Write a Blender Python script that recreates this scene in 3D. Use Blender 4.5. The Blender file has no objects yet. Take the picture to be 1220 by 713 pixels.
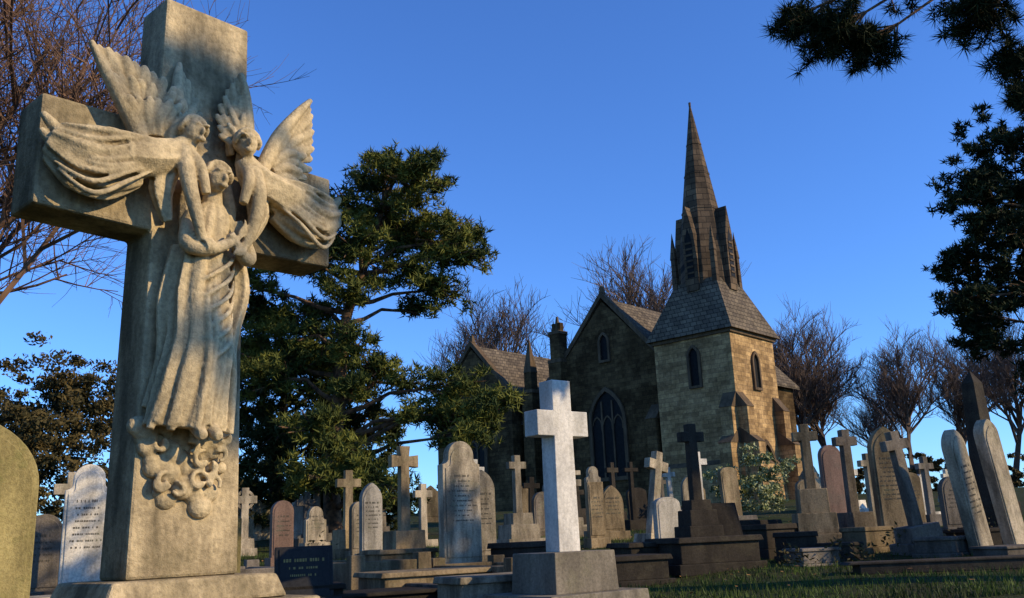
import bpy, bmesh, math, random
import numpy as np
from mathutils import Vector, Matrix
random.seed(7); RNG=np.random.default_rng(7)
sc=bpy.context.scene
R=math.radians
# ---------------------------------------------------------------- world / light
w=bpy.data.worlds.new("World"); sc.world=w; w.use_nodes=True
nt=w.node_tree; bg=nt.nodes['Background']
S=Vector((.96*math.cos(R(25)),-.28*math.cos(R(25)),math.sin(R(25)))).normalized()
sky=nt.nodes.new('ShaderNodeTexSky'); sky.sky_type='NISHITA'; sky.sun_disc=False
sky.sun_elevation=R(25); sky.sun_rotation=math.atan2(S.x,S.y)
sky.air_density=1.0; sky.dust_density=0.0; sky.ozone_density=2.0; sky.altitude=300
gr=nt.nodes.new('ShaderNodeMix'); gr.data_type='RGBA'; gr.blend_type='MULTIPLY'; gr.inputs[0].default_value=1; gr.inputs[7].default_value=(.60,1.03,1.78,1)
nt.links.new(sky.outputs[0],gr.inputs[6]); nt.links.new(gr.outputs[2],bg.inputs[0]); bg.inputs[1].default_value=0.135
sl=bpy.data.lights.new('sun','SUN'); sl.energy=5.0; sl.angle=R(.5); sl.color=(1,.81,.53)
so=bpy.data.objects.new('sun',sl); sc.collection.objects.link(so); so.rotation_mode='QUATERNION'; so.rotation_quaternion=S.to_track_quat('Z','Y')
sc.view_settings.view_transform='Standard'; sc.view_settings.look='None'; sc.view_settings.exposure=0
# ---------------------------------------------------------------- camera
cd=bpy.data.cameras.new('camera'); cam=bpy.data.objects.new('camera',cd); sc.collection.objects.link(cam); sc.camera=cam
cd.lens=32.46; cd.sensor_width=36; cd.clip_end=3000; cd.clip_start=.05
cam.location=(0,0,1.1)
cam.rotation_mode='QUATERNION'
cam.rotation_quaternion=(Matrix.Rotation(R(90+14.5),4,'X')@Matrix.Rotation(R(-2.5),4,'Z')).to_quaternion()
# ---------------------------------------------------------------- helpers
def g(x,y):
    z=.05*y if 0<=y<45 else (.02*y if y<0 else 2.25+1.25*(1-math.exp(-(y-45)/25)))
    k=min(max((y-6)/6,0),1)
    return z+k*(.05*math.sin(x*.55+1.3)*math.sin(y*.43)+.025*math.sin(x*1.9+y*1.3))
def nodes(name):
    m=bpy.data.materials.new(name); m.use_nodes=True
    t=m.node_tree; return m,t,t.nodes['Principled BSDF']
def N(t,ty,**k):
    n=t.nodes.new(ty)
    for a,b in k.items(): setattr(n,a,b)
    return n
def noise(t,vec,scale,detail=5,rough=.6):
    n=N(t,'ShaderNodeTexNoise'); n.inputs['Scale'].default_value=scale; n.inputs['Detail'].default_value=detail; n.inputs['Roughness'].default_value=rough
    if vec: t.links.new(vec,n.inputs['Vector'])
    return n.outputs['Fac']
def ramp(t,fac,stops):
    n=N(t,'ShaderNodeValToRGB'); e=n.color_ramp.elements
    while len(e)<len(stops): e.new(.5)
    for i,(p,c) in enumerate(stops): e[i].position=p; e[i].color=(*c,1) if len(c)==3 else c
    t.links.new(fac,n.inputs[0]); return n.outputs[0]
def mix(t,a,b,f,mode='MIX'):
    n=N(t,'ShaderNodeMix',data_type='RGBA',blend_type=mode)
    for s,v in ((n.inputs[6],a),(n.inputs[7],b),(n.inputs[0],f)):
        if hasattr(v,'is_linked'): t.links.new(v,s)
        elif isinstance(v,(int,float)): s.default_value=v
        else: s.default_value=(*v,1)
    return n.outputs[2]
def bump(t,b,h,strength,dist=.02):
    n=N(t,'ShaderNodeBump'); n.inputs['Strength'].default_value=strength; n.inputs['Distance'].default_value=dist
    t.links.new(h,n.inputs['Height']); t.links.new(n.outputs[0],b.inputs['Normal'])
def objvec(t,offset=True):
    tc=N(t,'ShaderNodeTexCoord')
    if not offset: return tc.outputs['Object']
    oi=N(t,'ShaderNodeObjectInfo'); mu=N(t,'ShaderNodeMath',operation='MULTIPLY'); mu.inputs[1].default_value=37
    t.links.new(oi.outputs['Random'],mu.inputs[0])
    ad=N(t,'ShaderNodeVectorMath',operation='ADD'); t.links.new(tc.outputs['Object'],ad.inputs[0]); t.links.new(mu.outputs[0],ad.inputs[1])
    return ad.outputs[0]
def stone(name,col,dark=.35,lichen=(.35,.36,.2),lam=.4,fine=1.0,rough=.9,streak=.6,vary=True,dirt=False,speck=.7):
    m,t,b=nodes(name); v=objvec(t)
    mp=N(t,'ShaderNodeMapping'); mp.inputs['Scale'].default_value=(1,1,.25); t.links.new(v,mp.inputs[0])
    c=tuple(col); dk=tuple(x*dark for x in col)
    a=ramp(t,noise(t,mp.outputs[0],4,4,.65),[(.40,(0,0,0)),(.60,(1,1,1))])
    c1=mix(t,dk,c,a)
    c1=mix(t,c,c1,streak)
    l=ramp(t,noise(t,v,3.2,5,.7),[(.52,(0,0,0)),(.66,(lam,lam,lam))])
    c2=mix(t,c1,lichen,l)
    sp=ramp(t,noise(t,v,40,3,.75),[(.35,(.6,.6,.6)),(.6,(1.08,1.08,1.08))])
    c3=mix(t,c2,sp,speck,'MULTIPLY')
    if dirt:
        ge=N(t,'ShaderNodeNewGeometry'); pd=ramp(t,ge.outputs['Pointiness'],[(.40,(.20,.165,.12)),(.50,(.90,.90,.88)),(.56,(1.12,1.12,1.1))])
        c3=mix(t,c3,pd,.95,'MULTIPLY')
    if vary:
        oi=N(t,'ShaderNodeObjectInfo'); mr=N(t,'ShaderNodeMapRange'); mr.inputs[3].default_value=.55; mr.inputs[4].default_value=1.15
        t.links.new(oi.outputs['Random'],mr.inputs[0]); cc=N(t,'ShaderNodeCombineColor')
        for i in range(3): t.links.new(mr.outputs[0],cc.inputs[i])
        c3=mix(t,c3,cc.outputs[0],1.0,'MULTIPLY')
    t.links.new(c3,b.inputs['Base Color']); b.inputs['Roughness'].default_value=rough
    b.inputs['Specular IOR Level'].default_value=.12
    h=mix(t,noise(t,v,80,2,.7),noise(t,v,12,3,.6),.5)
    bump(t,b,h,.55*fine,.02); return m
M={}
M['sand']=stone('weathered_sandstone',(.58,.44,.245),.16,(.20,.155,.08),.55,1.0,streak=.8,vary=False)
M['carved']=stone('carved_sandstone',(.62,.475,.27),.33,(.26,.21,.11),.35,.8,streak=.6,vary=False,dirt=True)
M['light']=stone('light_stone',(.52,.42,.28),.22,(.28,.24,.13),streak=.8)
M['grey']=stone('grey_stone',(.22,.18,.135),.3,(.22,.19,.11),streak=.8)
M['tan']=stone('tan_stone',(.35,.255,.14),.25,(.24,.20,.10),streak=.8)
M['dark']=stone('sooty_stone',(.050,.040,.029),.4,(.09,.075,.045),.4)
M['black']=stone('dark_polished_granite',(.028,.026,.024),.6,(.04,.04,.035),.1,.15,.5)
M['pink']=stone('pink_granite',(.33,.20,.14),.45,(.20,.17,.12),.4,.3,.6)
M['white']=stone('white_marble',(.66,.585,.46),.38,(.40,.35,.25),.45,.5,streak=.75)
M['marble']=stone('white_marble_clean',(.72,.655,.55),.42,(.46,.41,.31),.45,.5,vary=False,streak=.65,speck=.5)
M['plinth']=stone('granite_plinth',(.24,.20,.145),.4,(.17,.15,.09),.5,.6,vary=False,streak=.7)
M['moss']=stone('mossy_stone',(.38,.30,.12),.35,(.20,.18,.06),.7)
M['ink']=stone('inscription_lettering',(.13,.11,.08),.8)
M['gold']=stone('gilt_lettering',(.30,.22,.08),.8)
def masonry(t,v,bw,rh,mo,c1,c2,cm,bias=0):
    sx=N(t,'ShaderNodeSeparateXYZ'); t.links.new(v,sx.inputs[0])
    ad=N(t,'ShaderNodeMath',operation='ADD'); t.links.new(sx.outputs[0],ad.inputs[0]); t.links.new(sx.outputs[1],ad.inputs[1])
    cb=N(t,'ShaderNodeCombineXYZ'); t.links.new(ad.outputs[0],cb.inputs[0]); t.links.new(sx.outputs[2],cb.inputs[1])
    br=N(t,'ShaderNodeTexBrick'); t.links.new(cb.outputs[0],br.inputs[0])
    for k,x in (('Scale',1),('Brick Width',bw),('Row Height',rh),('Mortar Size',mo),('Bias',bias),('Color1',(*c1,1)),('Color2',(*c2,1)),('Mortar',(*cm,1))): br.inputs[k].default_value=x
    return br
def walling(name,k,soot):
    m,t,b=nodes(name); v=objvec(t,False)
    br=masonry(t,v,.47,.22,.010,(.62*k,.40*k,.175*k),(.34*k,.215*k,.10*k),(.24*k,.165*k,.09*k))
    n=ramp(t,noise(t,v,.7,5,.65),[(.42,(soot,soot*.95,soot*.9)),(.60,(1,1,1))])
    c=mix(t,br.outputs['Color'],n,.85,'MULTIPLY')
    n2=ramp(t,noise(t,v,6,4,.75),[(.3,(.5,.5,.5)),(.65,(1.15,1.15,1.15))]); c=mix(t,c,n2,.85,'MULTIPLY')
    t.links.new(c,b.inputs['Base Color']); b.inputs['Roughness'].default_value=.95; b.inputs['Specular IOR Level'].default_value=.08
    bump(t,b,noise(t,v,10,3),.5,.04); return m
def slates(name,c1,c2,bw=.36,rh=.24):
    m,t,b=nodes(name); v=objvec(t,False)
    br=masonry(t,v,bw,rh,.016,c1,c2,(.02,.018,.015))
    n=ramp(t,noise(t,v,1.1,5,.7),[(.35,(.45,.45,.45)),(.65,(1.1,1.1,1.1))])
    c=mix(t,br.outputs['Color'],n,.8,'MULTIPLY'); t.links.new(c,b.inputs['Base Color']); b.inputs['Roughness'].default_value=.9; b.inputs['Specular IOR Level'].default_value=.1
    bump(t,b,noise(t,v,12,3),.4,.03); return m
M['wall']=walling('coursed_sandstone',1.0,.48); M['wall2']=walling('shaded_sooty_sandstone',.26,.38)  # hall copy: soot plus the chapel front's shade, put into the colour
M['slate']=slates('stone_slates',(.20,.155,.10),(.11,.086,.06)); M['spire']=slates('spire_stone',(.165,.112,.065),(.075,.053,.034),.7,.34)
def plain(name,c,rough=.8,n=None,sc_=8,tr=0):
    m,t,b=nodes(name); v=objvec(t,False)
    c2=n or tuple(x*.5 for x in c)
    t.links.new(mix(t,c,c2,ramp(t,noise(t,v,sc_,2),[(.38,(0,0,0)),(.62,(1,1,1))])),b.inputs['Base Color']); b.inputs['Roughness'].default_value=rough
    b.inputs['Specular IOR Level'].default_value=.10
    return m
M['glass']=plain('leaded_glass',(.010,.010,.010),.6); M['trim']=stone('ashlar_trim',(.14,.095,.055),.35,(.11,.08,.045),vary=False)
M['bark']=plain('pine_bark',(.19,.11,.06),.95,(.06,.04,.028),6)
M['bare']=plain('bare_bark',(.16,.11,.08),.95,(.09,.065,.05),2)
M['twig']=plain('red_twigs',(.22,.125,.075),.95,(.12,.07,.045),1)
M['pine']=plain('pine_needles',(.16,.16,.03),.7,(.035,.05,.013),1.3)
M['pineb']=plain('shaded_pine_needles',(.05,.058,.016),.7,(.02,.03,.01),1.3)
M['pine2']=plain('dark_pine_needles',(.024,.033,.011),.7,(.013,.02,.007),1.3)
M['bush']=plain('bush_leaves',(.105,.075,.026),.7,(.035,.033,.013),1.6)
M['holly']=plain('holly_leaves',(.42,.42,.20),.45,(.09,.11,.03),6)
M['blade']=plain('grass_blades',(.07,.105,.016),.6,(.035,.05,.012),.9)
M['leaf']=plain('fallen_leaf',(.34,.18,.05),.8,(.16,.08,.03),3)
def ground_mat():
    m,t,b=nodes('turf'); v=objvec(t,False)
    c=mix(t,(.035,.055,.012),(.06,.052,.02),ramp(t,noise(t,v,.6,5),[(.4,(0,0,0)),(.65,(1,1,1))]))
    c=mix(t,c,(.025,.025,.011),ramp(t,noise(t,v,7,4,.7),[(.4,(0,0,0)),(.7,(1,1,1))]))
    t.links.new(c,b.inputs['Base Color']); b.inputs['Roughness'].default_value=1; b.inputs['Specular IOR Level'].default_value=.1
    bump(t,b,noise(t,v,25,3,.7),.8,.05); return m
M['turf']=ground_mat()

class B:
    def __init__(s): s.v=[];s.f=[];s.m=[]
    def add(s,vs,fs,m=0):
        o=len(s.v); s.v+= [tuple(p) for p in vs]; s.f+=[tuple(i+o for i in f) for f in fs]; s.m+=[m]*len(fs)
    def box(s,cx,cy,z0,sx,sy,h,m=0,top=1.0,rz=0):
        a=sx/2;b=sy/2; P=[(-a,-b),(a,-b),(a,b),(-a,b)]; c,n=math.cos(rz),math.sin(rz)
        P=[(x*c-y*n,x*n+y*c) for x,y in P]
        vs=[(cx+x,cy+y,z0) for x,y in P]+[(cx+x*top,cy+y*top,z0+h) for x,y in P]
        s.add(vs,[(3,2,1,0),(4,5,6,7),(0,1,5,4),(1,2,6,5),(2,3,7,6),(3,0,4,7)],m)
    def prism(s,pts,y0,y1,m=0):
        n=len(pts); vs=[(x,y0,z) for x,z in pts]+[(x,y1,z) for x,z in pts]
        s.add(vs,[tuple(range(n)),tuple(range(2*n-1,n-1,-1))]+[(i,(i+1)%n,n+(i+1)%n,n+i) for i in range(n)],m)
    def prismx(s,pts,x0,x1,m=0):
        n=len(pts); vs=[(x0,y,z) for y,z in pts]+[(x1,y,z) for y,z in pts]
        s.add(vs,[tuple(range(n)),tuple(range(2*n-1,n-1,-1))]+[(i,(i+1)%n,n+(i+1)%n,n+i) for i in range(n)],m)
    def cone(s,cx,cy,z0,z1,r0,r1,n=8,m=0,ph=None):
        ph=math.pi/n if ph is None else ph
        vs=[(cx+r*math.cos(ph+2*math.pi*i/n),cy+r*math.sin(ph+2*math.pi*i/n),z) for r,z in((r0,z0),(max(r1,.005),z1)) for i in range(n)]
        s.add(vs,[tuple(range(n-1,-1,-1)),tuple(range(n,2*n))]+[(i,(i+1)%n,n+(i+1)%n,n+i) for i in range(n)],m)
    def loft(s,path,rad,n=14,folds=None,m=0,sub=5,hint=(0,1,0)):
        P=[Vector(p) for p in path]; Rr=[r if isinstance(r,(tuple,list)) else (r,r) for r in rad]
        pts=[];rs=[]
        def cr(a,b,c,d,t): return .5*((2*b)+(c-a)*t+(2*a-5*b+4*c-d)*t*t+(3*b-a-3*c+d)*t**3)
        for i in range(len(P)-1):
            a=P[max(i-1,0)];b=P[i];c=P[i+1];d=P[min(i+2,len(P)-1)]
            for k in range(sub):
                t=k/sub; pts.append(cr(a,b,c,d,t)); rs.append((Rr[i][0]*(1-t)+Rr[i+1][0]*t,Rr[i][1]*(1-t)+Rr[i+1][1]*t))
        pts.append(P[-1]); rs.append(Rr[-1]); vs=[];L=len(pts); H=Vector(hint)
        for i,p in enumerate(pts):
            d=(pts[min(i+1,L-1)]-pts[max(i-1,0)]).normalized(); sd=d.cross(H)
            if sd.length<1e-3: sd=Vector((1,0,0))
            sd.normalize(); fr=sd.cross(d).normalized()
            for j in range(n):
                a=2*math.pi*j/n; q=1
                if folds: k,am,tw=folds; q=1+am*math.sin(k*a+tw*i/L*6.28)*min(1,i/(.3*L))+am*.4*math.sin((k*1.7//1+1)*a+1-tw*i/L*4)
                vs.append(p+sd*(rs[i][0]*q*math.cos(a))+fr*(rs[i][1]*q*math.sin(a)))
        fs=[(i*n+j,i*n+(j+1)%n,(i+1)*n+(j+1)%n,(i+1)*n+j) for i in range(L-1) for j in range(n)]
        fs+=[tuple(range(n-1,-1,-1)),tuple(range((L-1)*n,L*n))]
        s.add(vs,fs,m)
    def ell(s,c,r,n=12,m=0):
        k=n//2; vs=[(c[0],c[1],c[2]-r[2])]
        for i in range(1,k):
            a=math.pi*i/k
            for j in range(n):
                b=2*math.pi*j/n; vs.append((c[0]+r[0]*math.sin(a)*math.cos(b),c[1]+r[1]*math.sin(a)*math.sin(b),c[2]-r[2]*math.cos(a)))
        vs.append((c[0],c[1],c[2]+r[2])); e=len(vs)-1
        fs=[(0,1+(j+1)%n,1+j) for j in range(n)]+[(1+i*n+j,1+i*n+(j+1)%n,1+(i+1)*n+(j+1)%n,1+(i+1)*n+j) for i in range(k-2) for j in range(n)]
        fs+=[(e,1+(k-2)*n+j,1+(k-2)*n+(j+1)%n) for j in range(n)]
        s.add(vs,fs,m)
    def make(s,name,mats,loc=(0,0,0),rot=(0,0,0),parent=None,bevel=0,smooth=False):
        me=bpy.data.meshes.new(name); me.from_pydata(s.v,[],s.f)
        for i,x in enumerate(s.m): me.polygons[i].material_index=x
        for x in mats: me.materials.append(M[x])
        bm=bmesh.new(); bm.from_mesh(me); bmesh.ops.recalc_face_normals(bm,faces=bm.faces); bm.to_mesh(me); bm.free()
        if smooth: me.polygons.foreach_set('use_smooth',[True]*len(me.polygons))
        o=bpy.data.objects.new(name,me); sc.collection.objects.link(o); o.location=loc; o.rotation_euler=rot
        if parent: o.parent=parent
        if bevel:
            md=o.modifiers.new('bevel','BEVEL'); md.width=bevel; md.segments=2; md.limit_method='ANGLE'; md.angle_limit=R(40)
        return o
def empty(name,loc=(0,0,0),rz=0):
    o=bpy.data.objects.new(name,None); sc.collection.objects.link(o); o.location=loc; o.rotation_euler=(0,0,rz); return o
def fastmesh(name,V,k,mat,parent=None):
    n=len(V); me=bpy.data.meshes.new(name); me.vertices.add(n); me.vertices.foreach_set('co',V.astype(np.float32).ravel())
    me.loops.add(n); me.loops.foreach_set('vertex_index',np.arange(n,dtype=np.int32))
    me.polygons.add(n//k); me.polygons.foreach_set('loop_start',np.arange(0,n,k,dtype=np.int32))
    me.materials.append(M[mat]); me.update(calc_edges=True)
    o=bpy.data.objects.new(name,me); sc.collection.objects.link(o)
    if parent: o.parent=parent
    return o
def unit(a): return a/np.maximum(np.linalg.norm(a,axis=-1,keepdims=True),1e-9)
def needles(C,per,ln,wd,up=.5):
    C=np.repeat(C,per,axis=0); n=len(C)
    d=unit(RNG.normal(size=(n,3))+np.array([0,0,up])); p=unit(np.cross(d,RNG.normal(size=(n,3))))*wd/2
    L=ln*(.6+.6*RNG.random((n,1))); b=C+d*L*.1
    V=np.empty((n,3,3)); V[:,0]=b-p; V[:,1]=b+p; V[:,2]=C+d*L
    return V.reshape(-1,3)
def leaves(C,size):
    n=len(C); d=unit(RNG.normal(size=(n,3))); p=unit(np.cross(d,RNG.normal(size=(n,3)))); s=size*(.6+.8*RNG.random((n,1)))
    V=np.empty((n,4,3)); V[:,0]=C-d*s; V[:,1]=C+p*s*.45; V[:,2]=C+d*s; V[:,3]=C-p*s*.45
    return V.reshape(-1,3)
def inball(n,shell=.5):
    d=unit(RNG.normal(size=(n,3))); return d*(shell+(1-shell)*RNG.random((n,1)))
def padpts(pads,subs,per,sub_r=.36):
    out=[]
    for (x,y,z,rx,ry,rz) in pads:
        k=max(4,int(subs*(rx*ry*rz)**.5))
        c=inball(k,.3)*np.array([rx,ry,rz])*(1+.18*RNG.normal(size=(k,1)))+np.array([x,y,z])
        for q in c:
            rr=sub_r*(.6+.7*random.random())
            out.append(q+inball(per,.2)*np.array([rr,rr,rr*.6]))
    return np.concatenate(out)
def segmesh(name,segs,mat,n=3,parent=None):
    A=np.array([s[0] for s in segs]);Bq=np.array([s[1] for s in segs]);r0=np.array([s[2] for s in segs])[:,None];r1=np.array([s[3] for s in segs])[:,None]
    d=unit(Bq-A); h=np.where(np.abs(d[:,2:3])>.9,np.array([[1.,0,0]]),np.array([[0,0,1.]])); u=unit(np.cross(d,h)); v=np.cross(d,u)
    V=np.empty((len(segs),n,4,3))
    for i in range(n):
        a=2*math.pi*i/n;b=2*math.pi*(i+1)/n
        ua=u*math.cos(a)+v*math.sin(a);ub=u*math.cos(b)+v*math.sin(b)
        V[:,i,0]=A+ua*r0;V[:,i,1]=A+ub*r0;V[:,i,2]=Bq+ub*r1;V[:,i,3]=Bq+ua*r1
    return fastmesh(name,V.reshape(-1,3),4,mat,parent)
# ---------------------------------------------------------------- ground
def axis(lo,hi,fine0,fine1,step,far):
    a=list(np.arange(fine0,fine1+1e-6,step)); s=step;x=fine1
    while x<hi: s*=1.35;x+=s;a.append(x)
    s=step;x=fine0
    while x>lo: s*=1.35;x-=s;a.insert(0,x)
    return a
X=axis(-900,900,-20,24,.5,0);Y=axis(-300,1500,-4,60,.5,0)
gb=B(); nx=len(X)
gb.v=[(x,y,g(x,y)) for y in Y for x in X]; gb.f=[(j*nx+i,j*nx+i+1,(j+1)*nx+i+1,(j+1)*nx+i) for j in range(len(Y)-1) for i in range(nx-1)]; gb.m=[0]*len(gb.f)
gb.make('ground',['turf'],smooth=True)
n=80000; gx=RNG.uniform(-1,1,n)*12+2.5; gy=8.5+14*RNG.random(n)**1.6
gz=np.array([g(a,b) for a,b in zip(gx,gy)]); hh=.03+.055*RNG.random(n)*(1+.5*np.sin(gx*2.1)*np.sin(gy*1.7))
an=RNG.random(n)*6.28; V=np.empty((n,3,3)); wv=np.stack([np.cos(an),np.sin(an),0*an],1)*.006; base=np.stack([gx,gy,gz-.005],1)
V[:,0]=base-wv;V[:,1]=base+wv;V[:,2]=base+np.stack([RNG.normal(size=n)*.02,RNG.normal(size=n)*.02,hh],1)
fastmesh('grass',V.reshape(-1,3),3,'blade')
n=1800; lx=RNG.uniform(-9,13,n); ly=9+16*RNG.random(n); C=np.array([[a,b,g(a,b)+.06] for a,b in zip(lx,ly)])
V=leaves(C,.035).reshape(-1,4,3); V[:,:,2]=C[:,None,2]+(V[:,:,2]-C[:,None,2])*.3
fastmesh('fallen_leaves',V.reshape(-1,3),4,'leaf')
# ---------------------------------------------------------------- monuments
def outline(style,w,h):
    a=w/2
    if style=='round':
        s=h-a; return [(-a,0),(a,0)]+[(a*math.cos(t),s+a*math.sin(t)) for t in np.linspace(0,math.pi,15)]
    if style=='low':
        s=h-a*.5; return [(-a,0),(a,0)]+[(a*math.cos(t),s+a*.5*math.sin(t)) for t in np.linspace(0,math.pi,13)]
    if style=='gothic':
        r=w; s=h-a*1.732*.85
        P=[(-a,0),(a,0)]
        P+=[(-a+r*math.cos(t),s+r*.85*math.sin(t)) for t in np.linspace(0,math.pi/3,8)]
        P+=[(a-r*math.cos(t),s+r*.85*math.sin(t)) for t in np.linspace(math.pi/3,0,8)[1:]]
        return P
    if style=='shoulder':
        b=a*.68; s=h-b; q=s-.02
        P=[(-a,0),(a,0),(a,q-.10)]+[(a-(a-b)*math.sin(t),q-.10+(a-b)*.9*(1-math.cos(t))) for t in np.linspace(.2,math.pi/2,5)]
        P+=[(b*math.cos(t),s+b*math.sin(t)) for t in np.linspace(0.05,math.pi-.05,13)]
        P+=[(-(a-(a-b)*math.sin(t)),q-.10+(a-b)*.9*(1-math.cos(t))) for t in np.linspace(math.pi/2,.2,5)]+[(-a,q-.10)]
        return P
    if style=='ogee':
        P=[(-a,0),(a,0),(a,h*.8)]
        for t in np.linspace(0,1,8): P.append((a*(1-t)**.7*(.9) if t<1 else 0,h*.8+h*.2*(t**1.6)))
        P+=[(-x,z) for x,z in P[::-1][1:-2]]+[(-a,h*.8)]
        return P
    if style=='square': return [(-a,0),(a,0),(a,h),(-a,h)]
def text(b,w,z0,z1,y,m=1,rows=None):
    rows=rows or int((z1-z0)/.065); z=z1
    for r in range(rows):
        hh=.020 if r else .03; half=w*random.uniform(.22,.42); x=-half
        while x<half:
            l=random.uniform(.008,.022); 
            b.add([(x,y,z),(x+l,y,z),(x+l,y,z+hh),(x,y,z+hh)],[(0,1,2,3)],m); x+=l+random.choice([.008,.008,.03])
        z-=(z1-z0)/rows
def headstone(bear,D,w,h,style='round',mat='grey',yaw=30,t=.12,lean=(0,0),base=True,ins=True):
    b=B(); z=0
    if base: b.box(0,0,0,w*1.25,t*2.4,.22); z=.215
    o=[(x,q+z) for x,q in outline(style,w,h-z)]; b.prism(o,-t/2,t/2)
    k=.86; cz=z+(h-z)*.5
    b.prism([(x*k,cz+(q-cz)*.9+.0) for x,q in o],-t/2-.012,-t/2+.01)
    if ins: text(b,w*.85,z+(h-z)*.3,z+(h-z)*.7,-t/2-.015)
    x=bear*D; o=b.make('headstone',[mat,'gold' if mat=='black' else 'ink'],(x,D,g(x,D)-.06),(R(lean[0]),R(lean[1]),R(yaw)),bevel=.008); return o
def crosspts(sw,span,h,zc,ah,fl=0):
    a=sw/2;s=span/2
    return [(-a*1.12,0),(a*1.12,0),(a,zc-ah/2),(s,zc-ah/2-fl),(s,zc+ah/2+fl),(a,zc+ah/2),(a+fl,h),(-a-fl,h),(-a,zc+ah/2),(-s,zc+ah/2+fl),(-s,zc-ah/2-fl),(-a,zc-ah/2)]
def cross(bear,D,h,steps,sw=.14,span=.5,mat='grey',yaw=30,t=.12,lean=(0,0),fl=0,ring=False,name='stone_cross',arm=None,zc=None,pm=None):
    b=B(); z=0
    for (w_,hs_) in steps:
        b.box(0,0,z,w_,w_*.85,hs_,1,.96); z+=hs_-.003
    H=h-z; ah=arm or sw*1.05; zc_=zc or (H-span*.5)
    b.prism([(x,q+z) for x,q in crosspts(sw,span,H,zc_,ah,fl)],-t/2,t/2)
    if ring:
        r=span*.36
        n=20
        for i in range(n):
            a0=2*math.pi*i/n;a1=2*math.pi*(i+1)/n; ro=r+.03;ri=r-.03
            P=[(ri*math.cos(a0),ri*math.sin(a0)),(ro*math.cos(a0),ro*math.sin(a0)),(ro*math.cos(a1),ro*math.sin(a1)),(ri*math.cos(a1),ri*math.sin(a1))]
            b.prism([(p,q+z+zc_) for p,q in P],-t*.35,t*.35)
    x=bear*D; return b.make(name,[mat,pm or mat],(x,D,g(x,D)-.06),(R(lean[0]),R(lean[1]),R(yaw)),bevel=.008)
def obelisk(bear,D,h,w,mat='dark',yaw=30):
    b=B(); b.box(0,0,0,w*2.2,w*2.2,.3); b.box(0,0,.297,w*1.6,w*1.6,.35); b.box(0,0,.644,w,w,h-.85,0,.62); b.box(0,0,h-.208,w*.62,w*.62,.2,0,.02)
    x=bear*D; b.make('obelisk_monument',[mat],(x,D,g(x,D)-.06),(0,0,R(yaw)),bevel=.008)
def tomb(bear,D,sx,sy,h,mat='dark',yaw=30,name='chest_tomb',slab=True):
    b=B(); b.box(0,0,0,sx,sy,h*.3); b.box(0,0,h*.3-.002,sx*.9,sy*.88,h*.55); 
    b.box(0,0,h*.85-.004,sx*.98,sy*.98,h*.15,0,.97)
    x=bear*D; b.make(name,[mat],(x,D,g(x,D)-.06),(0,0,R(yaw)),bevel=.012)
def kerb(bear,D,sx,sy,h,mat='grey',yaw=30):
    b=B(); t=.14
    b.box(0,-sy/2,0,sx,t,h); b.box(0,sy/2,0,sx,t,h); b.box(-sx/2+t/2,0,0,t,sy-t-.004,h-.01); b.box(sx/2-t/2,0,0,t,sy-t-.004,h-.01)
    for i in(-1,1):
        for j in(-1,1): b.box(i*(sx/2-.07),j*sy/2,0,.19,.19,h+.08,0,.9)
    x=bear*D; b.make('grave_kerb',[mat],(x,D,g(x,D)-.06),(0,0,R(yaw)),bevel=.01)
headstone(-.565,7,.62,1.80,'gothic','moss',40,.16,ins=False)
headstone(-.46,10.5,.48,1.62,'shoulder','white',28)
cross(-.478,14,1.7,[(.5,.3),(.36,.3)],.15,.5,'light',30)
headstone(-.504,11,.40,1.08,'round','grey',25)
headstone(-.316,9,.34,1.0,'square','moss',35)
cross(-.293,20,1.45,[(.5,.2),(.38,.2)],.15,.5,'light',30,ring=True)
headstone(-.253,16,.38,1.15,'round','pink',35)
cross(-.227,22,1.3,[(.5,.25)],.14,.5,'grey',30)
headstone(-.218,21,.5,1.0,'shoulder','light',40)
headstone(-.228,9,.54,.72,'square','black',18,.10,lean=(-14,0))
tomb(-.228,9.3,.75,.6,.34,'dark',18,'grave_plinth')
cross(-.183,18,1.7,[(.75,.25),(.5,.35)],.15,.48,'tan',30)
headstone(-.159,16,.38,1.38,'gothic','white',35)
headstone(-.172,17.5,.34,1.1,'round','light',38)
cross(-.124,14,1.85,[(.72,.22),(.5,.40)],.14,.45,'tan',35,fl=.02)
cross(-.104,20,1.35,[(.5,.2)],.14,.42,'light',35)
headstone(-.065,13,.58,1.86,'shoulder','light',32,.16)
headstone(-.042,14.6,.42,1.5,'gothic','light',25)
cross(-.0035,17,1.72,[(.8,.25),(.6,.25),(.42,.2)],.12,.36,'light',30)
headstone(.022,22,.5,1.1,'round','grey',30)
cross(.056,22,1.68,[(.5,.3)],.10,.38,'light',25)
headstone(.077,20,.34,1.55,'shoulder','light',20); headstone(.095,18.6,.5,1.1,'gothic','tan',25); headstone(.078,17,.32,1.2,'square','tan',25)
cross(.118,24,1.75,[(.5,.3)],.09,.4,'dark',25)
cross(.134,17,1.72,[(.5,.2)],.17,.5,'light',40,.14,lean=(0,12))
headstone(.153,16,.5,.9,'low','white',28,base=False,ins=False)
cross(.042,8.5,2.14,[(1.15,.28),(.72,.34)],.22,.60,'marble',38,.19,name='white_marble_cross',arm=.23,zc=1.13,pm='plinth')
tomb(.188,12.3,1.25,.95,.46,'dark',20)
cross(.185,12.2,1.9,[(.50,.60),(.40,.2),(.30,.13)],.12,.34,'dark',20,.12)
headstone(.216,12.2,.50,.90,'square','dark',15,.12,lean=(-18,0),ins=False)
tomb(.14,12.6,1.2,.7,.42,'dark',20,'ledger_tomb')
cross(.307,14,1.9,[(.75,.3),(.58,.3),(.42,.35)],.13,.36,'tan',-6,.13)
headstone(.331,17,.40,1.72,'round','pink',10,ins=False)
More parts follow.
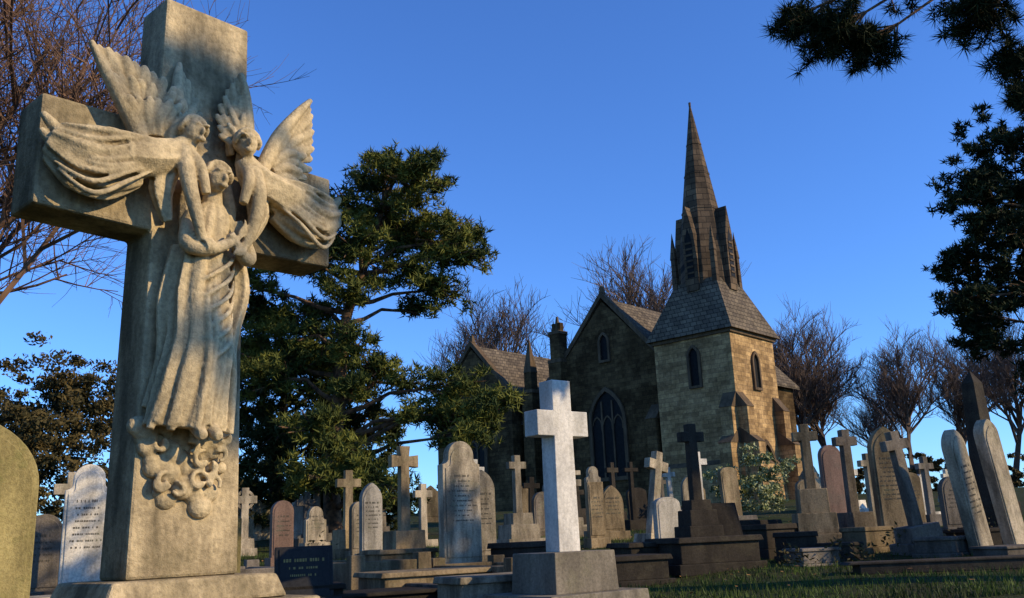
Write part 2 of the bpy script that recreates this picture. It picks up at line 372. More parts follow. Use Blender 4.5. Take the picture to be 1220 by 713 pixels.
cross(.349,14.5,1.85,[(.62,.3),(.46,.3)],.13,.36,'grey',10,.13)
headstone(.39,14,.46,1.84,'gothic','tan',5,.14)
cross(.416,12.6,1.66,[(.62,.22),(.46,.2)],.13,.36,'grey',15,.13,lean=(0,-8))
headstone(.478,12,.32,1.62,'gothic','light',32,.14,lean=(0,-11),base=False)
obelisk(.495,14.2,2.65,.34)
headstone(.515,12.2,.28,1.75,'gothic','light',25,.16,lean=(0,-9),base=False,ins=False)
cross(.43,20,1.5,[(.5,.3)],.12,.4,'grey',20); cross(.37,19,1.6,[(.5,.3)],.12,.4,'light',20)
headstone(.455,17,.5,1.1,'round','grey',15); headstone(.41,18,.5,1.2,'low','tan',15)
for i,(be,D,wd,h,m) in enumerate([(.285,13,.5,.45,'dark'),(.30,12.3,.6,.28,'grey'),(.33,12.6,.5,.3,'dark'),(.26,14,.9,.5,'dark'),(.44,12.2,.7,.28,'grey'),(.47,13,.6,.35,'dark'),(.505,11.3,.7,.22,'grey'),(.36,13.3,.6,.4,'tan'),(.24,15,.8,.5,'dark'),(.215,17,.9,.55,'grey')]):
    tomb(be,D,wd,wd*.8,h,m,10+7*i%30,'low_tomb')
tomb(.50,10.6,3.6,.35,.2,'dark',-4,'kerb_stone')
kerb(-.02,11.5,1.0,2.0,.32,'tan',30); kerb(-.17,12.5,1.0,2.0,.35,'tan',30); kerb(-.07,10.2,.9,1.8,.28,'grey',32); kerb(-.30,12,1.,1.9,.3,'grey',30)
tomb(-.035,9.0,.95,.6,.42,'light',30,'low_tomb'); tomb(-.10,10.8,1.5,.9,.36,'tan',30,'low_tomb'); tomb(-.16,9.6,1.3,.8,.25,'dark',25,'low_tomb'); tomb(.01,13.2,1.1,.7,.5,'dark',30,'low_tomb')
tomb(-.13,13.3,.9,.8,.4,'tan',30,'low_tomb'); tomb(-.27,10.3,1.2,.7,.32,'grey',30,'low_tomb'); tomb(-.47,9.2,1.0,.7,.35,'light',30,'low_tomb')
tomb(.09,11.4,1.3,.8,.4,'dark',22,'low_tomb')
random.seed(21)
for i in range(58):
    D=random.uniform(21,37); be=random.uniform(-.36,.46)
    if be>.2 and be<.29 and D>23: continue
    m=random.choice(['light','grey','tan','dark','grey','white','tan'])
    if random.random()<.4: cross(be,D,random.uniform(1.2,1.9),[(.6,.3),(.45,.2)],.14,.48,m,random.uniform(10,40),lean=(0,random.uniform(-3,3)))
    else: headstone(be,D,random.uniform(.45,.7),random.uniform(.9,1.5),random.choice(['round','gothic','shoulder','low','ogee']),m,random.uniform(10,40),ins=False,lean=(0,random.uniform(-3,3)))
# ---------------------------------------------------------------- angel cross
ac=empty('angel_cross_monument',(-1.49,4.04,1.0),R(48))
b=B()
b.prism([(-.25,0),(.25,0),(.225,1.46),(.72,1.47),(.72,1.95),(.225,1.96),(.215,2.61),(-.215,2.61),(-.225,1.96),(-.72,1.95),(-.72,1.47),(-.225,1.46)],-.12,.12)
b.make('cross',['sand'],parent=ac,bevel=.014)
b=B(); b.box(0,0,-.10,.80,.56,.10,0,.9); b.box(0,0,-.42,1.0,.76,.318); b.box(0,0,-1.02,1.3,1.05,.60); b.make('pedestal',['sand'],parent=ac,bevel=.015)
b=B(); F=-.12
def face(b,c,yawx=0,r=.062):
    x,y,z=c; b.ell(c,(r*.82,r*.95,r*1.15)); b.ell((x,y+.02,z+.02),(r*1.02,r*1.0,r*1.15)); b.ell((x+yawx,y-r*.95,z-.008),(.011,.018,.02),8); b.ell((x+yawx,y-r*.82,z-.045),(.022,.018,.013),8)
    b.ell((x+yawx-.022,y-r*.8,z+.026),(.02,.013,.008),8); b.ell((x+yawx+.022,y-r*.8,z+.026),(.02,.013,.008),8)
    for k in range(7):
        a=math.pi*(k+.5)/7; b.loft([(x+r*.3*math.cos(a),y-r*.3,z+r*1.25),(x+r*1.0*math.cos(a),y-r*.35,z+r*.9*math.sin(a)+.01),(x+r*1.12*math.cos(a),y+.01,z+r*.2*math.sin(a)-.01)],[.008,.013,.008],6)
b.loft([(.0,F-.09,1.60),(.0,F-.10,1.52),(-.02,F-.10,1.38),(-.04,F-.10,1.18),(-.03,F-.11,.98),(-.05,F-.10,.78),(-.06,F-.08,.60)],
       [(.05,.05),(.115,.075),(.105,.08),(.12,.085),(.135,.09),(.155,.09),(.18,.08)],44,(9,.10,.35))
for k in range(11):
    t=(k-5)/5; a=t*.10;e=-.06+t*.185; j=random.uniform(-.015,.015)
    b.loft([(.0+a*.6,F-.155+abs(t)*.05,1.34+random.uniform(-.08,.02)),(-.04+a+j,F-.185+abs(t)*.06,1.15),(-.03+a*1.3+.02*math.sin(k*2),F-.20+abs(t)*.075,.9),(e+.012*math.cos(k*3),F-.175+abs(t)*.075,.60+random.uniform(-.02,.02))],[.005,.011,.015,.018],8)
for k in range(6):
    z0=1.30-k*.075; b.loft([(-.13,F-.11,z0-.12),(-.05,F-.19,z0-.06),(.05,F-.185,z0+.02),(.12,F-.10,z0+.12)],[.005,.011,.011,.005],8)
b.loft([(.14,F-.06,1.46),(.18,F-.06,1.25),(.13,F-.06,1.0),(.16,F-.05,.75)],[(.03,.03),(.045,.04),(.04,.04),(.02,.02)],12,(4,.2,.3))
b.loft([(-.13,F-.04,1.40),(-.17,F-.04,1.15),(-.16,F-.04,.9),(-.22,F-.03,.68)],[(.02,.03),(.035,.03),(.035,.03),(.02,.02)],12,(4,.2,.3))
face(b,(-.005,F-.14,1.715),.008,.062); b.loft([(.0,F-.10,1.68),(.0,F-.10,1.57)],[.04,.05],10)
b.loft([(-.07,F-.07,1.75),(-.10,F-.07,1.62),(-.11,F-.06,1.48)],[.03,.035,.02],10,(4,.2,.5)); b.loft([(.065,F-.07,1.75),(.10,F-.07,1.62),(.11,F-.06,1.50)],[.03,.035,.02],10,(4,.2,.5))
b.loft([(-.10,F-.12,1.53),(-.14,F-.16,1.38),(-.05,F-.21,1.36),(.05,F-.22,1.42)],[.040,.038,.028,.020],12)
b.loft([(.10,F-.12,1.53),(.16,F-.15,1.38),(.10,F-.20,1.36),(.02,F-.225,1.44)],[.040,.038,.028,.020],12)
for k in range(4):
    b.loft([(.055+k*.004,F-.225,1.42+k*.012),(.09,F-.228,1.45+k*.016),(.105-k*.004,F-.222,1.485+k*.012)],[.008,.007,.005],6)
for sx in(-.05,.02): b.loft([(sx,F-.10,.63),(sx,F-.17,.575),(sx,F-.20,.56)],[.03,.028,.018],10)
for k in range(46):
    z=random.uniform(.27,.62); hw=.08+.14*(z-.25)/.35; x=random.uniform(-hw,hw)-.02; r=random.uniform(.025,.06)
    b.ell((x,F+.01-random.random()*.025,z),(r,r*.7,r*.85))
for k in range(12):
    z=random.uniform(.34,.60); hw=.08+.14*(z-.25)/.35; x=random.uniform(-hw,hw)-.02; r=random.uniform(.03,.05); a0=random.uniform(0,6)
    b.loft([(x+r*(1-.12*q)*math.cos(a0+q*.8),F-.045,z+r*(1-.12*q)*math.sin(a0+q*.8)) for q in range(7)],[.008+.002*q for q in range(7)],8,None,0,3)
def angel(sg):
    hx=sg*.135
    face(b,(hx,F-.15,1.90 if sg<0 else 1.92),-sg*.018,.057)
    b.loft([(hx,F-.12,1.86),(sg*.20,F-.12,1.78),(sg*.30,F-.13,1.74),(sg*.42,F-.12,1.72)],[(.04,.04),(.08,.07),(.08,.07),(.10,.075)],20,(5,.08,.4))
    b.loft([(sg*.30,F-.10,1.75),(sg*.44,F-.10,1.71),(sg*.58,F-.09,1.69),(sg*.70,F-.06,1.73)],[(.08,.07),(.11,.085),(.12,.075),(.06,.045)],40,(8,.13,.4))
    b.loft([(sg*.34,F-.07,1.66),(sg*.48,F-.08,1.60),(sg*.60,F-.07,1.61),(sg*.70,F-.05,1.67)],[(.05,.05),(.075,.06),(.07,.05),(.03,.03)],30,(6,.16,.5))
    for k in range(8):
        a=k*1.3; b.loft([(sg*.30,F-.15,1.80-k*.018),(sg*.42,F-.18,1.79-k*.030+.015*math.sin(a)),(sg*(.55+.01*math.sin(a)),F-.165,1.765-k*.036+.012*math.cos(a)),(sg*(.67+.02*math.sin(a)),F-.10,1.79-k*.028)],[.005,.011,.013,.005],8)
    for k in range(2): b.loft([(sg*.64,F-.07,1.74-k*.05),(sg*.70,F-.07,1.79-k*.07),(sg*.735,F-.06,1.83-k*.07)],[.028,.024,.012],10)
    b.loft([(sg*.17,F-.15,1.80),(sg*.175,F-.20,1.66),(sg*.14,F-.22,1.50),(sg*.10,F-.21,1.39)],[.042,.036,.028,.02],12)
    b.loft([(sg*.15,F-.14,1.80),(sg*.12,F-.20,1.72),(sg*.09,F-.21,1.60)],[.035,.028,.02],12)
    for k in range(4): b.loft([(sg*(.105-k*.012),F-.22,1.40),(sg*(.09-k*.014),F-.235,1.37),(sg*(.08-k*.014),F-.23,1.345)],[.008,.007,.005],6)
    b.loft([(sg*.20,F-.10,1.74),(sg*.24,F-.10,1.62),(sg*.20,F-.09,1.48)],[(.05,.04),(.05,.045),(.02,.02)],24,(5,.18,.4))
angel(-1); angel(1)
def wing(root,tip,width,side,nf=9,yb=F-.05,yt=F-.08,fr=1.0):
    rx,rz=root;tx,tz=tip; L=math.hypot(tx-rx,tz-rz); ux,uz=(tx-rx)/L,(tz-rz)/L; px,pz=-uz*side,ux*side
    for row,(frac,r0,cnt) in enumerate([(1.0,.024,nf+2),(.66,.022,nf),(.40,.020,nf-1)]):
        for k in range(cnt):
            t=k/(cnt-1); l=L*frac*(1-.50*t**1.2)
            sx=rx+px*width*.30*t+ux*L*.14*(1-t)**.5; sz=rz+pz*width*.30*t+uz*L*.14*(1-t)**.5
            fx=px*width*t*.62; fz=pz*width*t*.62
            ex=sx+ux*l*.86+fx; ez=sz+uz*l*.86+fz
            mx=sx+ux*l*.5+fx*.30; mz=sz+uz*l*.5+fz*.30; y=yb-.016*row+(.008*(k%2)); ye=yt-.018*row+(.010*(k%2))
            b.loft([(sx,y,sz),(mx,(y+ye)/2-.012,mz),(sx*.12+ex*.88,ye-.004,sz*.12+ez*.88),(ex,ye,ez)],[(r0*.8*fr,.014),(r0*1.1*fr,.013),(r0*.95*fr,.011),(r0*.45*fr,.008)],8,None,0,4)
    b.loft([(rx-px*.02,yb-.02,rz-.05),(rx+ux*L*.35-px*.03,yb-.04,rz+uz*L*.35-pz*.03),(rx+ux*L*.75-px*.02,(yb+yt)/2-.03,rz+uz*L*.75-pz*.02),(tx-px*.0,yt-.01,tz)],[.038,.036,.024,.012],10)
wing((-.27,1.80),(-.58,2.20),.28,-1,8,F-.05,F-.08)
wing((-.13,1.92),(-.15,2.28),.12,-1,4,F-.01,F-.015)
wing((.16,1.90),(.15,2.33),.13,1,5,F-.02,F-.04,.8)
wing((.27,1.86),(.55,2.32),.22,-1,7,F-.04,F-.05)
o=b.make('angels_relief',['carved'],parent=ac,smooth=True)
md=o.modifiers.new('carve','REMESH'); md.mode='VOXEL'; md.voxel_size=.0065; md.use_smooth_shade=True
# ---------------------------------------------------------------- church
ch=empty('stone_chapel',(10.5,44,2.1),R(-42))
def arch(cx,w,z0,z1,n=7):
    a=w/2; s=z1-a*1.6; P=[(cx-a,z0),(cx+a,z0)]
    P+=[(cx-a+w*math.cos(t),s+w*.92*math.sin(t)) for t in np.linspace(0,math.pi/3,n)]
    P+=[(cx+a-w*math.cos(t),s+w*.92*math.sin(t)) for t in np.linspace(math.pi/3,0,n)[1:]]
    return P
def window(bt,bg_,face,cx,w,z0,z1,pos,mull=0):
    fr=.13 if w<1 else .2; P=arch(cx,w,z0,z1); Q=arch(cx,w+2*fr,z0-fr,z1+fr*1.2)
    pr=bt.prism if face=='y' else bt.prismx; pg=bg_.prism if face=='y' else bg_.prismx
    sg=-1 if face=='y' else 1
    n=len(P)
    for i in range(n):
        j=(i+1)%n; pr([P[i],P[j],Q[j],Q[i]],pos+sg*.12,pos-sg*.02)
    pg(P,pos+sg*.015,pos-sg*.02)
    for k in range(mull):
        x=cx-w/2+w*(k+1)/(mull+1); 
        top=z1-abs(x-cx)*1.1-.15
        pr([(x-.05,z0),(x+.05,z0),(x+.05,top),(x-.05,top)],pos+sg*.07,pos)
    if mull:
        for k in range(mull+1):
            x=cx-w/2+w*(k+.5)/(mull+1); ww=w/(mull+1)*.9; A=arch(x,ww,z1-w*1.0,z1-w*.62,5); C=arch(x,ww-.12,z1-w*1.0,z1-w*.62-.1,5)
            for i in range(1,len(A)):
                j=(i+1)%len(A)
                if j==0: continue
                pr([C[i],C[j],A[j],A[i]],pos+sg*.06,pos)
W=B();W2=B();T=B();G=B();SL=B();SP=B()
W.box(-2.2,2.2,-.6,4.4,4.4,9.0)
W.box(-2.2,2.2,-.6,4.9,4.9,2.6,0,.985)
T.box(-2.2,2.2,8.28,4.62,4.62,.2)
T.box(-2.2,2.2,1.98,4.86,4.86,.22,0,.93)
for (x,y,dx,dy) in [(-.35,0,0,-1),(0,.35,1,0),(0,4.05,1,0)]:
    for (z0,z1,o_) in [(-.6,2.9,.9),(2.9,4.6,.5)]:
        if dx: W.prismx([( y-.32,z0),(y+.32,z0),(y+.32,z1),(y-.32,z1)],0,o_); T.prism([(0,z1+.75),(0,z1),(o_+.04,z1)],y-.35,y+.35)
        else: W.prism([(x-.32,z0),(x+.32,z0),(x+.32,z1),(x-.32,z1)],-o_,0); T.prismx([(0,z1+.75),(0,z1),(-o_-.04,z1)],x-.35,x+.35)
window(T,G,'y',-2.1,.5,5.9,7.8,0); window(T,G,'x',2.2,.5,5.7,7.4,0); window(T,G,'x',2.2,1.15,-.3,2.9,.1)
def frus(bb,cx,cy,z0,z1,h0,h1,m=0): bb.box(cx,cy,z0,2*h0,2*h0,z1-z0,m,h1/h0)
frus(SL,-2.2,2.2,8.45,11.5,2.5,1.2)
SP.cone(-2.2,2.2,10.8,13.6,1.42,1.28,8)
SP.cone(-2.2,2.2,13.58,21.9,1.28,.03,8)
for z in(15.5,17.6,19.4): 
    r=1.28*(21.9-z)/8.32; SP.cone(-2.2,2.2,z,z+.10,r+.04,r+.03,8)
SP.cone(-2.2,2.2,21.75,22.0,.06,.07,8)
for a in range(4):
    c,s_=round(math.cos(a*math.pi/2)),round(math.sin(a*math.pi/2))
    P=[(-.34,10.9),(.34,10.9),(.34,13.9),(0,15.5),(-.34,13.9)]; Q=[(-.2,11.6),(.2,11.6),(.2,13.6),(0,14.3),(-.2,13.6)]
    if c: 
        x0=-2.2+c*.6;x1=-2.2+c*1.55; SP.prismx([(2.2+u,z) for u,z in P],x0,x1); G.prismx([(2.2+u,z) for u,z in Q],x1-c*.05,x1+c*.012)
        for k in range(6): SP.prismx([(2.2-.2,11.8+k*.32),(2.2+.2,11.8+k*.32),(2.2+.2,11.9+k*.32),(2.2-.2,11.9+k*.32)],x1,x1+c*.05)
    else:
        y0=2.2+s_*.6;y1=2.2+s_*1.55; SP.prism([(-2.2+u,z) for u,z in P],y0,y1); G.prism([(-2.2+u,z) for u,z in Q],y1-s_*.05,y1+s_*.012)
        for k in range(6): SP.prism([(-2.2-.2,11.8+k*.32),(-2.2+.2,11.8+k*.32),(-2.2+.2,11.9+k*.32),(-2.2-.2,11.9+k*.32)],y1,y1+s_*.05)
for i in(-1,1):
    for j in(-1,1):
        SP.box(-2.2+i*1.18,2.2+j*1.18,10.3,.3,.3,2.6,0,.8); SP.box(-2.2+i*1.18,2.2+j*1.18,12.88,.3,.3,1.5,0,.03)
def hall(x0,x1,y0,L,eave,apex,cop=True):
    c=(x0+x1)/2
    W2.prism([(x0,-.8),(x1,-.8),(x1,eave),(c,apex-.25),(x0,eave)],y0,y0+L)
    o=.35; sl=(apex-eave)/((x1-x0)/2)
    for sx,e in((-1,x0-o),(1,x1+o)):
        SL.prism([(c,apex+.02),(e,eave-sl*o+.02),(e,eave-sl*o-.16),(c,apex-.18)] if sx>0 else [(e,eave-sl*o-.16),(e,eave-sl*o+.02),(c,apex+.02),(c,apex-.18)],y0+.34,y0+L+.3)
        if cop:
            T.prism([(c,apex+.32),(e,eave-sl*o+.30),(e,eave-sl*o-.05),(c,apex-.02)],y0-.08,y0+.33)
    T.box(c,y0+.12,apex+.2,.3,.3,.45,0,.5)
hall(-11.5,-4.5,.6,15,7.9,11.75)
window(T,G,'y',-8.1,2.1,1.9,6.5,.6,2); window(T,G,'y',-8.0,.5,8.2,9.6,.6)
for x in(-11.2,):
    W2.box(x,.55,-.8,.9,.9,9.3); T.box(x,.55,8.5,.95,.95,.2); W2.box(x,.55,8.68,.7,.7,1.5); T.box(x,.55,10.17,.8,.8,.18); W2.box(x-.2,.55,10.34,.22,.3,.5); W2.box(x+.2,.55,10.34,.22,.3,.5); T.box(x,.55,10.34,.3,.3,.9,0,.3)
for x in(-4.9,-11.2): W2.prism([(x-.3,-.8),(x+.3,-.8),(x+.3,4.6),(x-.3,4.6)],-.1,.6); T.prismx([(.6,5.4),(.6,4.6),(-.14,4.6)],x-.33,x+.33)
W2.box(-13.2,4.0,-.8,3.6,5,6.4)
SL.prismx([(1.2,5.45),(1.2,5.6),(4.0,8.6),(6.8,5.6),(6.8,5.45),(4.0,8.4)],-15,-11.4)
window(T,G,'y',-13.3,.8,1.6,4.2,1.5)
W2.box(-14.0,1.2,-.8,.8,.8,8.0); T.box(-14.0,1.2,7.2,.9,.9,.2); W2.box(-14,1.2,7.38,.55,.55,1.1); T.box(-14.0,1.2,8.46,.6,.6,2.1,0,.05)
hall(-21.3,-14.9,.4,13,7.2,10.7)
window(T,G,'y',-18.1,1.9,1.6,6.0,.4,2)
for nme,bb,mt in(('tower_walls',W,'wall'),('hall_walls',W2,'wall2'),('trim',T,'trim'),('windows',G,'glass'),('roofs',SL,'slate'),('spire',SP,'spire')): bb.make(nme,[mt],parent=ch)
# ---------------------------------------------------------------- trees
def pine(trunk,pads,mat,subs=10,per=16,nn=9,ln=.2,wd=.022,yj=1.4,limb=.08,name='pine_tree',r0=.25,k=1.0):
    # k scales the tree and its distance from the survey station together
    trunk=[(x*k,y*k,(z-1.1)*k+1.1) for x,y,z in trunk]
    base=Vector(trunk[0]); base.z=min(base.z,g(base.x,base.y)-.15); trunk[0]=tuple(base); e=empty(name,base); segs=[]
    T_=[Vector(p)-base for p in trunk]
    tb=B(); tb.loft(T_,[r0*(1-.75*i/(len(T_)-1)) for i in range(len(T_))],12,(5,.06,.2)); tb.make('trunk',['bark'],parent=e,smooth=True)
    PP=[]; 
    for pd in pads:
        (x,z,r,fl)=pd[:4]; x*=k; z=(z-1.1)*k+1.1; r*=k
        y=base.y+(random.uniform(-yj,yj) if len(pd)<5 else pd[4]); c=Vector((x,y,z))-base; PP.append((c.x,c.y,c.z,r,r*.95,r*fl))
        best=None
        for i in range(len(T_)-1):
            for q_ in range(6):
                q=T_[i].lerp(T_[i+1],q_/6); d=(q-c).length+max(0,q.z-c.z+.4)*2.2
                if best is None or d<best[0]: best=(d,q)
        q=best[1]; m1=q.lerp(c,.5)+Vector((random.uniform(-.2,.2),random.uniform(-.2,.2),random.uniform(.0,.35)))
        pts=[q,q.lerp(m1,.5)+Vector((0,0,-.08)),m1,m1.lerp(c,.6),c]
        for a in range(4):
            f=1-a*.2; segs.append((tuple(pts[a]),tuple(pts[a+1]),limb*f,limb*(f-.2)))
        for q_ in range(9):
            d=Vector(inball(1,.8)[0])*r*.85; d.z*=fl; s0=m1.lerp(c,random.uniform(.3,1)); segs.append((tuple(s0),tuple(c+d),limb*.35,.012))
    segmesh('limbs',segs,'bark',6,e)
    C=padpts(PP,subs,per); fastmesh('foliage',needles(C,nn,ln,wd),3,mat,e); return len(C)*nn
random.seed(5)
k1=pine([(-4.75,24,1.1),(-4.8,24,2.8),(-4.65,24,4.7),(-4.5,24.1,6.85),(-3.95,24.1,8.5),(-3.3,24,10.7)],
 [(-3.7,11.1,1.0,.7),(-2.9,10.9,.9,.7),(-2.3,10.3,1.1,.7),(-1.3,9.6,.85,.8),(-2.9,9.4,1.3,.7),(-1.9,9.1,1.1,.7),(-4.2,8.7,1.1,.7),(-4.4,10.0,.9,.8),(-3.3,8.3,1.2,.6),(-1.9,7.9,1.0,.5),(-1.1,8.6,.7,.7),(-2.6,7.3,.6,.5),(-4.3,7.6,.9,.6),(-3.4,10.0,1.1,.7),(-4.9,9.3,.8,.6),
  (-5.6,8.6,.8,.5),(-6.2,8.9,.6,.6),(-7.0,7.9,.9,.5),(-6.6,7.2,1.0,.5),(-5.9,6.5,1.1,.6),(-7.2,6.0,1.1,.7),(-4.1,6.1,.8,.6),(-5.3,5.9,.9,.6),(-3.5,5.5,.8,.5),(-2.9,5.2,.5,.4),(-6.2,5.4,1.1,.6),(-4.2,5.0,.7,.5),(-5.6,7.5,.9,.6),
  (-5.0,3.9,1.0,.6,-1.5),(-4.0,3.3,1.0,.6,-1.5),(-4.6,2.7,1.1,.6,-1.6),(-3.4,2.5,.8,.6,-1.2),
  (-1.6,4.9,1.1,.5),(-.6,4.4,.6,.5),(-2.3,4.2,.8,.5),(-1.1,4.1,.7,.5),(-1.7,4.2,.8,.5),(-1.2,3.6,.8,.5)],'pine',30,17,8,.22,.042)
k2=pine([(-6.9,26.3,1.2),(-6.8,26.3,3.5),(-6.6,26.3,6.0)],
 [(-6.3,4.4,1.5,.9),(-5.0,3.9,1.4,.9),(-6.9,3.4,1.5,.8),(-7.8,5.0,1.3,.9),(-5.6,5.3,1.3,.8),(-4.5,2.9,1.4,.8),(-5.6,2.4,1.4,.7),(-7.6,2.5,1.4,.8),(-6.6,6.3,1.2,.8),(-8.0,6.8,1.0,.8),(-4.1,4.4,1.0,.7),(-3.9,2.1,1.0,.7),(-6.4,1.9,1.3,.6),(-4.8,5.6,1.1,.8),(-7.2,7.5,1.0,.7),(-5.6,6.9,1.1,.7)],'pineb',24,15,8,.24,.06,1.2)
k3=pine([(15.3,24,1.1),(15.2,24,5),(15.1,24,9),(15.0,24,13)],
 [(13.9,11.3,1.1,.8),(12.9,10.1,1.1,.7),(13.8,9.9,1.4,.8),(13.7,8.8,1.5,.8),(12.4,9.4,.9,.7),(12.5,7.9,1.0,.6),(13.6,7.2,1.4,.8),(11.8,6.7,.7,.5),(12.6,6.3,1.0,.6),(12.7,5.6,.8,.6),(13.6,5.4,1.2,.8),(14.0,4.6,1.0,.7),(13.0,8.4,1.0,.8),(12.9,7.0,1.0,.7),
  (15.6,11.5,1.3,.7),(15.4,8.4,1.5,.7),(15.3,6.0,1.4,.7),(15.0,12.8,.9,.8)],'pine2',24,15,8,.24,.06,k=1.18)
pine([(17,8.6,.4),(16.9,8.5,4),(16.7,8.4,9.5)],[(15.8,8.9,1.0,.5,-.4),(17.4,9.3,1.2,.5,-.6),(16.6,10.2,1.0,.5,.3),(15.2,9.3,.7,.5,-.9)],'pine2',10,10,7,.25,.08,1.6)  # unseen pine, added to throw shade over the middle graves
pine([(12.4,.9,.0),(12.3,1.0,4),(11.8,1.1,8.8)],[(10.2,8.1,.5,.6,.7),(10.0,8.75,.22,.5,-.3),(12.2,9.9,.9,.5,.3),(12.8,7.9,.9,.4,1.6),(10.1,7.3,.28,.5,-.1)],'pine2',12,12,7,.22,.06,.6)  # unseen pine, clumps placed to dapple the big cross's right arm
e=empty('overhanging_pine_tree',(8.2,8.6,g(8.2,8.6)-.1)); tb=B(); tb.loft([(0,0,0),(0,.05,3),(-.1,0,6.5),(0,0,10)],[.3,.26,.2,.08],12,(5,.06,.2)); tb.make('trunk',['bark'],parent=e,smooth=True)
bo=Vector(e.location); segs=[];CC=[]
for (x,y,z,rx,rz,n_) in [(2.75,7,5.08,.42,.28,46),(3.1,7.05,5.0,.28,.28,30),(2.5,7.0,5.25,.25,.18,14),(4.05,7,5.2,.40,.28,38),(4.3,7.1,4.8,.18,.28,18),(4.4,7.2,4.5,.16,.2,12),(3.3,7.2,5.75,.9,.3,26),(4.2,7.2,5.7,.7,.35,22),(5.2,7.3,5.7,.7,.5,28)]:
    c=Vector((x,y,z))-bo; s0=Vector((-.1,0,6.4)); m1=s0.lerp(c,.6)+Vector((0,0,.8))
    segs+=[(tuple(s0),tuple(m1),.04,.025),(tuple(m1),tuple(c),.02,.01)]
    for k in range(n_):
        d=Vector(inball(1,.25)[0]); q=c+Vector((d.x*rx,d.y*rx,d.z*rz)); s1=m1.lerp(c,random.uniform(.8,1)); segs.append((tuple(s1),tuple(q),.009,.005))
        for j in range(5): CC.append(q.lerp(s1,j*.06)+Vector((random.gauss(0,.02),random.gauss(0,.02),random.gauss(0,.02))))
segmesh('limbs',segs,'bark',6,e); fastmesh('foliage',needles(np.array(CC),26,.13,.010,0),3,'pine2',e)
def bare(name,loc,H,seed,mat='bare',kids=(8,5,5,5,4),tw=.018,lean=(0,0,0),spread=.75,link=None,rz=0,scale=1,r0=None,up=.12,scl=None):
    if link:
        e=empty(name,loc,rz); e.scale=scl or (scale,)*3
        o=bpy.data.objects.new('branches',link); sc.collection.objects.link(o); o.parent=e; return None
    rnd=random.Random(seed); segs=[]
    def br(p,d,L,r,lv):
        k=3 if lv<len(kids)-1 else 2; pts=[p]; dd=d.copy()
        for i in range(k):
            dd=(dd+Vector((rnd.gauss(0,.13),rnd.gauss(0,.13),rnd.gauss(.07,.08)))).normalized(); pts.append(pts[-1]+dd*L/k)
        r1=max(r*.45,tw*.5)
        for i in range(k): segs.append((tuple(pts[i]),tuple(pts[i+1]),r+(r1-r)*i/k,r+(r1-r)*(i+1)/k))
        if lv>=len(kids): return
        for j in range(kids[lv]):
            t=rnd.uniform(.45 if lv==0 else .2,1); i=min(int(t*k),k-1); q=pts[i].lerp(pts[i+1],t*k-i)
            rv=Vector((rnd.gauss(0,1),rnd.gauss(0,1),rnd.gauss(0,.6))); sd=(rv-rv.dot(dd)*dd).normalized()
            nd=(dd*(1-spread*.45)+sd*spread*rnd.uniform(.5,1.0)+Vector((0,0,up))).normalized()
            br(q,nd,L*rnd.uniform(.5,.74),max(r*.5,tw),lv+1)
    br(Vector((0,0,0)),(Vector((0,0,1))+Vector(lean)).normalized(),H*.42,r0 or H*.018,0)
    e=empty(name,loc); o=segmesh('branches',segs,mat,3,e); return o.data
d1=bare('bare_tree',(-3.2,72,3.0),20,3,kids=(9,6,5,5,3),spread=.66,up=.2,tw=.018); d2=bare('bare_tree',(9.6,76,3.1),27,8,kids=(9,6,5,5,3),spread=.66,up=.2,tw=.021)
def bt(be,D,s,which,rz,zs=1): bare('bare_tree',(be*D,D,g(be*D,D)-.2),0,0,link=which,rz=R(rz),scl=(s,s,s*zs))
bt(.31,62,.74,d1,40); bt(.345,66,.52,d2,100); bt(.28,70,.66,d1,200); bt(.42,60,.62,d1,20); bt(.46,66,.48,d2,300); bt(.15,82,.8,d2,150); bt(.40,85,.5,d2,70); bt(.52,70,.6,d2,220)
bt(.01,60,.50,d1,120); bt(-.02,74,.66,d2,30)
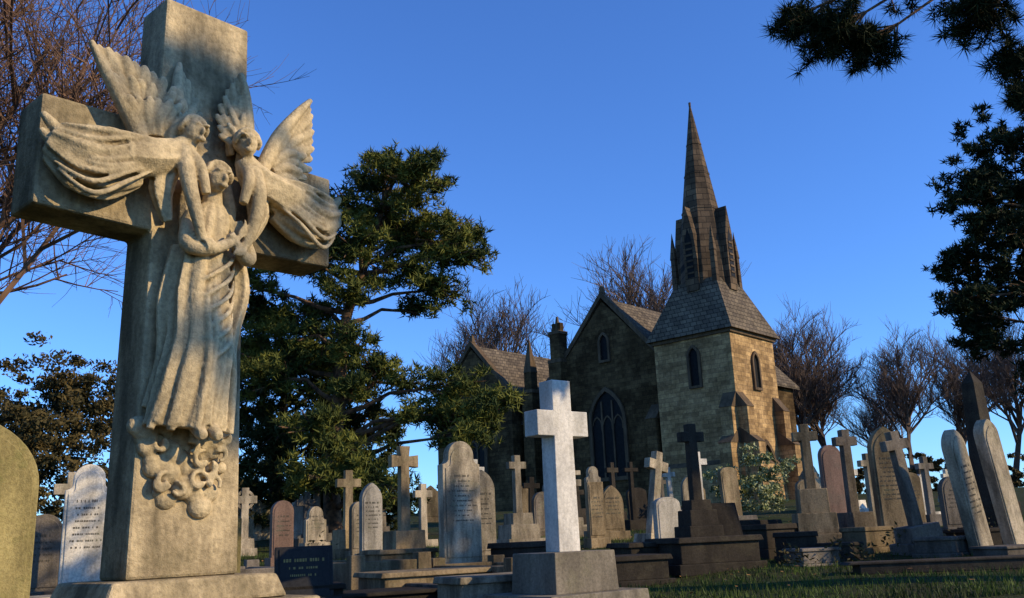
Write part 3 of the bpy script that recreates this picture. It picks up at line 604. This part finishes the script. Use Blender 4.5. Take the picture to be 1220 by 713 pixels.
bare('bare_tree',(-12.6,17.5,.8),18,14,'twig',kids=(13,6,6,5,4),tw=.0075,lean=(.14,0,0),spread=.85,r0=.2)
def leafy(name,pads,mat,subs,per,size,parent=None,sr=.3):
    C=padpts(pads,subs,per,sr); return fastmesh(name,leaves(C,size),4,mat,parent)
leafy('evergreen_bush',[(-9.6,19,3.0,1.6,1.4,1.8),(-8.0,19.5,2.5,1.5,1.4,1.6),(-10.8,20,4.0,1.5,1.5,1.6),(-8.9,20.5,4.2,1.3,1.2,1.0),(-7.0,20,2.2,1.1,1,1.3),(-12,20,2.6,1.6,1.4,1.9),(-9.8,20,4.6,1.0,1,.7)],'bush',44,110,.050)
leafy('holly_shrub',[(6.1,25,1.9,1.0,.8,.8),(6.8,25.2,2.3,.8,.7,.75),(5.5,25.1,2.2,.65,.6,.7),(6.4,25,2.8,.5,.45,.45)],'holly',34,80,.05,None,.24)
e=empty('added_offscreen_yew',(-5.2,2.4,0)); tb=B(); tb.loft([(0,0,-.2),(.1,0,1.2),(0,.1,2.6)],[.3,.22,.14],10,(5,.08,.2)); tb.make('trunk',['bark'],parent=e,smooth=True)  # unseen yew, added to block skylight from the big cross's left side
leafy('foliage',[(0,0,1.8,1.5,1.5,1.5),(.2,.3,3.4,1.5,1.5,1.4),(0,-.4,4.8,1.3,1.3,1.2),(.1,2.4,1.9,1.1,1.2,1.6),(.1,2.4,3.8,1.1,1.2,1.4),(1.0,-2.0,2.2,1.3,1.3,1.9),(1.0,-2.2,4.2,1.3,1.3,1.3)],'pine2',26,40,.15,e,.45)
pads=[]
for i in range(60):
    be=-.75+1.5*i/59; D=62+random.uniform(-4,6); pads.append((be*D,D,g(be*D,D)+.9,2.2,1.6,random.uniform(1.2,2.2)))
leafy('distant_hedge',pads,'bush',7,60,.16)
pads=[(x,y,g(x,y)+.15,.5,.4,.3) for x,y in [(3.5,11.6),(4.0,12.1),(4.9,12.4),(5.6,13),(6.5,13.3),(-1,12.6),(2.8,13.2),(-3,14)]]
leafy('weeds',pads,'bush',14,24,.03)
print('done',len(bpy.data.objects))
